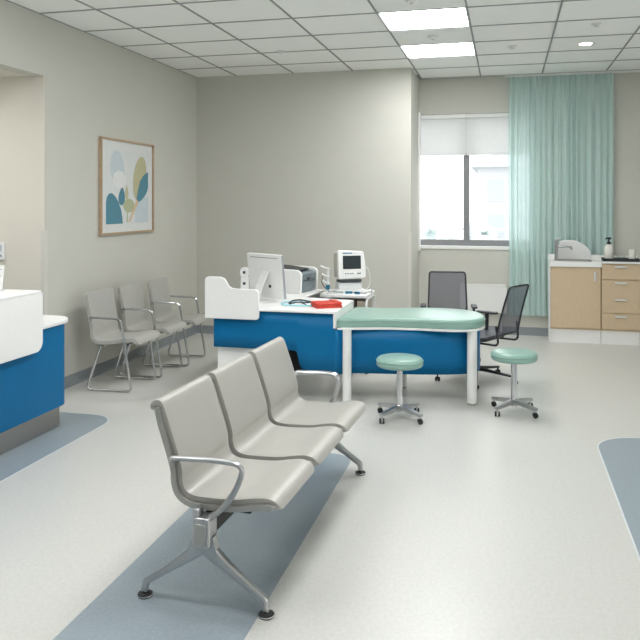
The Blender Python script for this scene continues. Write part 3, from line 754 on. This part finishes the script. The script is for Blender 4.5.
# ------------------------------------------------------------------ stools
def caster(parent, x, y, rz, r=.02):
    m = MB(); A = rotz(rz, x, y)
    for s in (-1, 1):
        p = [A @ Vector((0, s*.007, r)), A @ Vector((0, s*.019, r))]; m.cyl(p[0], p[1], r, seg=18)
    w = m.build('caster', M_rub, parent)
    f = MB(); f.box(-.014, .014, -.006, .006, r, r*2.3, A); f.cyl((x, y, r*2), (x, y, r*2+.018), .008, seg=10)
    return w, f
def stool(label, x, y, rz, zt):
    t = thing('round_stool', label, 'stool', (x, y, 0), rz, 'round mint stools in front of the desk')
    prof = [(.0001, zt-.072), (.16, zt-.072), (.172, zt-.067), (.178, zt-.057), (.179, zt-.045), (.1785, zt-.03), (.174, zt-.014), (.162, zt-.004), (.14, zt), (.0001, zt+.002)]
    c = MB().lathe(prof, seg=48).build('cushion', M_green, t, smooth=50)
    MB().lathe([(.1775, zt-.029), (.1825, zt-.026), (.1765, zt-.022)], seg=48).build('piping', M_greenpipe, c)
    MB().lathe([(.0001, zt-.084), (.10, zt-.084), (.10, zt-.072)], seg=32).build('seat_plate', M_steel, t)
    MB().cyl((0, 0, .075), (0, 0, zt-.084), .024, seg=24).lathe([(.0001, .05), (.034, .05), (.03, .10), (.022, .11), (.0001, .11)], seg=24).build('column', M_chrome, t)
    for k in range(4):
        a = PI/4+k*PI/2; dx, dy = math.cos(a), math.sin(a)
        ar = MB().sweep([(dx*.02, dy*.02, .085), (dx*.06, dy*.06, .082), (dx*.20, dy*.20, .066), (dx*.215, dy*.215, .066)], [.019, .018, .013, .011], [.021, .019, .016, .015], seg=12, square=True).build('base_arm', M_alu, t)
        w, f = caster(ar, dx*.202, dy*.202, a+.8)
        f.build('caster_fork', M_chrome, ar)
    return t
stool('round mint stool on casters in front of the blue desk panel', -.79, 5.65, R(12), .472)
stool('round mint stool on casters standing free, right of the desk', .062, 6.04, R(6), .482)

# ------------------------------------------------------------------ mesh office chairs (local +x = forward)
def office_chair(label, x, y, rz):
    t = thing('office_chair', label, 'office chair', (x, y, 0), rz, 'mesh backed office chairs behind the desk')
    seat = MB().prism(rrect(-.21, .22, -.22, .22, .07, 6), .40, .44).build('seat', M_char, t, bev=.015, seg=3)
    # back: leaning frame loop and mesh
    def bp(u, v): return Vector((-.325-.085*v-.035*v*v+.03*math.cos(u*1.4), .205*u*(1-.07*v), .46+.445*v))
    loop = [bp(-1, 0), bp(-1, .35), bp(-1, .7), bp(-1, 1), bp(-.5, 1.0), bp(.5, 1.0), bp(1, 1), bp(1, .7), bp(1, .35), bp(1, 0), bp(.5, 0), bp(-.5, 0)]
    loop = fillet(loop+[loop[0]], .03, 4)[:-1]
    bf = MB().sweep(loop, .009, seg=8, closed=True).build('backrest_frame', M_dark, t)
    MB().grid([[bp(-1+2*i/10, v/10) for i in range(11)] for v in range(11)]).build('backrest_mesh', M_mesh, t, smooth=180)
    for q in (-.17, .17): MB().sweep(fillet([(-.02, q, .385), (-.335, q*1.12, .385), (-.315, q*1.18, .56)], .05), .010, seg=8).build('back_support', M_dark, t)
    for s in (-1, 1):
        ar = MB().sweep([(.02, s*.24, .39), (.02, s*.255, .59)], .013, .02, seg=10).sweep([(.02, s*.15, .388), (.02, s*.25, .388)], .012, seg=8).build('armrest', M_dark, t)
        MB().prism(rrect(-.09, .13, s*.255-.03, s*.255+.03, .025), .59, .61).build('arm_pad', M_char, ar, bev=.006)
    MB().cyl((0, 0, .09), (0, 0, .30), .03, seg=20).cyl((0, 0, .30), (0, 0, .40), .018, seg=16).box(-.09, .09, -.08, .08, .372, .40).build('column', M_dark, t)
    for k in range(5):
        a = k*2*PI/5+R(-24); dx, dy = math.cos(a), math.sin(a)
        lg = MB().sweep([(dx*.02, dy*.02, .11), (dx*.2, dy*.2, .088), (dx*.375, dy*.375, .066)], [.02, .014, .010], [.024, .018, .014], seg=10).build('base_leg', M_dark, t)
        w, f = caster(lg, dx*.365, dy*.365, a+1.0)
        f.build('caster_fork', M_dark, lg)
    return t
a = office_chair('dark mesh office chair directly behind the mint pad, backrest facing the camera', -.57, 7.66, R(-84))
b = copy_tree(a); b.location = (-.275, 7.05, 0); b.rotation_euler = (0, 0, R(153))
b['label'] = 'dark mesh office chair seen side-on at the right end of the desk'

# ------------------------------------------------------------------ sink cabinets
FY, BY = 9.17, YW-.115
t = thing('sink_cabinet', 'oak fronted sink base cabinet with one door beside the curtain', 'cabinet', (.51, FY, 0))
MB().box(0, .565, .02, BY-FY-.002, .16, .90).build('carcass', M_wood, t)
MB().box(.0, .565, .035, BY-FY-.03, 0, .16).build('plinth', M_white, t)
MB().box(-.012, .0, .0, BY-FY-.002, 0, .90).build('side_panel', M_white, t, bev=.001)
dr = MB().box(.006, .560, 0, .019, .18, .895).build('door', M_wood, t, bev=.002)
MB().box(.485, .510, -.022, -.014, .735, .85).box(.49, .505, -.015, .0, .74, .755).box(.49, .505, -.015, 0, .83, .845).build('handle', M_pull, dr, bev=.003)
t = thing('drawer_cabinet', 'oak fronted base cabinet with four drawers at the right edge', 'cabinet', (1.08, FY, 0))
MB().box(0, .42, .02, BY-FY-.002, .16, .945).build('carcass', M_wood, t)
MB().box(0, .42, .035, BY-FY-.03, 0, .16).build('plinth', M_white, t)
for k, (z0, z1) in enumerate(((.18, .365), (.37, .56), (.555, .755), (.76, .942))):
    dw = MB().box(.004, .416, 0, .019, z0+.002, z1-.002).build('drawer', M_wood, t, bev=.002)
    zh = z1-.035
    MB().box(.14, .275, -.024, -.014, zh-.011, zh+.011).box(.15, .16, -.015, 0, zh-.006, zh+.006).box(.255, .265, -.015, 0, zh-.006, zh+.006).build('handle', M_pull, dw, bev=.003)
t = thing('sink_worktop', 'thick white worktop with an inset steel basin on the sink cabinet', 'worktop', (.5, FY-.02, 0))
D = BY-FY+.02
bx0, bx1, by0, by1 = .10, .46, .06, .25
MB().box(0, .585, 0, by0, .90, .962).box(0, .585, by1, D-.002, .90, .962).box(0, bx0, by0, by1, .90, .962).box(bx1, .585, by0, by1, .90, .962).build('top', M_white, t)
MB().box(0, .585, D-.022, D-.002, .962, 1.025).build('upstand', M_white, t, bev=.003)
bs = MB()
ro = rrect(bx0-.012, bx1+.012, by0-.012, by1+.012, .03); ri = rrect(bx0+.003, bx1-.003, by0+.003, by1-.003, .03); rb = rrect(bx0+.02, bx1-.02, by0+.02, by1-.02, .03)
n = len(ro)
bs.add([(a, b, .9635) for a, b in ro]+[(a, b, .967) for a, b in ri]+[(a, b, .80) for a, b in rb],
       [(i, (i+1) % n, n+(i+1) % n, n+i) for i in range(n)]+[(n+i, n+(i+1) % n, 2*n+(i+1) % n, 2*n+i) for i in range(n)]+[list(range(2*n, 3*n))])
bs.build('basin', M_steel, t, solid=.002)
MB().sweep([(a, b, .968) for a, b in ro], .006, seg=8, closed=True).build('basin_rim', M_steel, t)
t = thing('drawer_worktop', 'thin white worktop on the drawer cabinet', 'worktop', (1.085, FY-.02, 0))
MB().box(0, .43, 0, D-.002, .945, .968).build('top', M_white, t, bev=.003)
MB().box(0, .43, D-.022, D-.002, .968, 1.02).build('upstand', M_white, t, bev=.003)
# tap
t = thing('tap', 'chrome tap with a right-pointing spout at the left of the basin', 'tap', (.585, FY+.10, .962))
MB().lathe([(.0001, 0), (.032, 0), (.032, .008), (.022, .014), (.021, .2), (.024, .205), (.024, .25), (.0001, .255)], seg=20).build('body', M_tap, t)
MB().sweep(fillet([(0, 0, .165), (.05, -.01, .168), (.165, -.03, .166), (.168, -.031, .135)], .012), .013, seg=12).build('spout', M_tap, t)
MB().sweep([(0, 0, .258), (.02, -.006, .262), (.05, -.012, .268)], [.012, .010, .007], [.006, .005, .004], seg=8).build('lever', M_tap, t)
# splash guard
t = thing('splash_guard', 'white round topped splash guard behind the basin', 'splash guard', (.76, FY+.285, .962))
o = [(-.155, 0), (.24, 0)]+[(-.02+.26*math.cos(a), .205*math.sin(a)+.035) for a in [PI*k/16*.94 for k in range(1, 12)]]+[(-.12, .19), (-.155, .165)]
MB().prism(o, -.008, .008, 'y').build('board', M_whitep, t, bev=.004)
# tray and its things
t = thing('black_tray', 'shallow black tray on the drawer worktop', 'tray', (1.30, FY+.11, .968))
MB().box(-.2, .2, -.09, .09, 0, .008).build('base', M_dark, t, bev=.003)
for nm, a in (('rim', (-.2, .2, -.09, -.08)), ('rim', (-.2, .2, .08, .09)), ('rim', (-.2, -.19, -.08, .08)), ('rim', (.19, .2, -.08, .08))): MB().box(*a, .008, .035).build(nm, M_dark, t, bev=.002)
t = thing('soap_bottle', 'white soap bottle with black pump on the black tray', 'soap bottle', (1.175, FY+.11, .976))
MB().lathe([(.0001, 0), (.046, 0), (.05, .006), (.052, .14), (.048, .165), (.028, .184), (.018, .19), (.0001, .19)], seg=28).build('bottle', M_ceram, t)
MB().lathe([(.0001, .19), (.022, .19), (.022, .214), (.010, .218), (.009, .245), (.024, .25), (.024, .268), (.0001, .271)], seg=18).sweep([(0, 0, .26), (-.035, -.03, .26), (-.04, -.034, .248)], .007, seg=8).build('pump', M_dark, t)
t = thing('glass_dish', 'small clear glass dish on the black tray between bottle and cup', 'dish', (1.31, FY+.10, .976))
MB().lathe([(.0001, 0), (.03, 0), (.045, .025), (.05, .055), (.047, .055), (.042, .026), (.0001, .006)], seg=24).build('bowl', M_clear, t)
MB().lathe([(.0001, .0605), (.012, .06), (.05, .056), (.05, .0555), (.0001, .0555)], seg=24).build('lid', M_ceram, t)
t = thing('white_cup', 'plain white ceramic cup at the right on the black tray', 'cup', (1.43, FY+.11, .976))
MB().lathe([(.0001, 0), (.036, 0), (.041, .005), (.043, .13), (.041, .132), (.039, .128), (.037, .01), (.0001, .008)], seg=28).build('cup', M_ceram, t)

# ------------------------------------------------------------------ light and camera
w = bpy.data.worlds.new('sky'); S.world = w; w.use_nodes = True
bg = w.node_tree.nodes['Background']; bg.inputs[0].default_value = (.96, .98, 1, 1); bg.inputs[1].default_value = 2.5

cam = bpy.data.cameras.new('camera'); co = bpy.data.objects.new('camera', cam); COL.objects.link(co)
co.location = (0, 0, 1.65); co.rotation_euler = (PI/2, 0, math.atan(186/740))
cam.sensor_width = 36; cam.lens = 740/640*36; cam.shift_y = -117/640; cam.clip_start = .05; cam.clip_end = 200
S.camera = co
S.view_settings.view_transform = 'Standard'; S.view_settings.look = 'None'; S.view_settings.gamma = 1
S.view_settings.exposure = 0.22; S.view_settings.use_curve_mapping = False
S.cycles.use_denoising = True
S.cycles.max_bounces = 10; S.cycles.diffuse_bounces = 6; S.cycles.transparent_max_bounces = 12; S.cycles.sample_clamp_indirect = 8
S.cycles.caustics_reflective = False; S.cycles.caustics_refractive = False
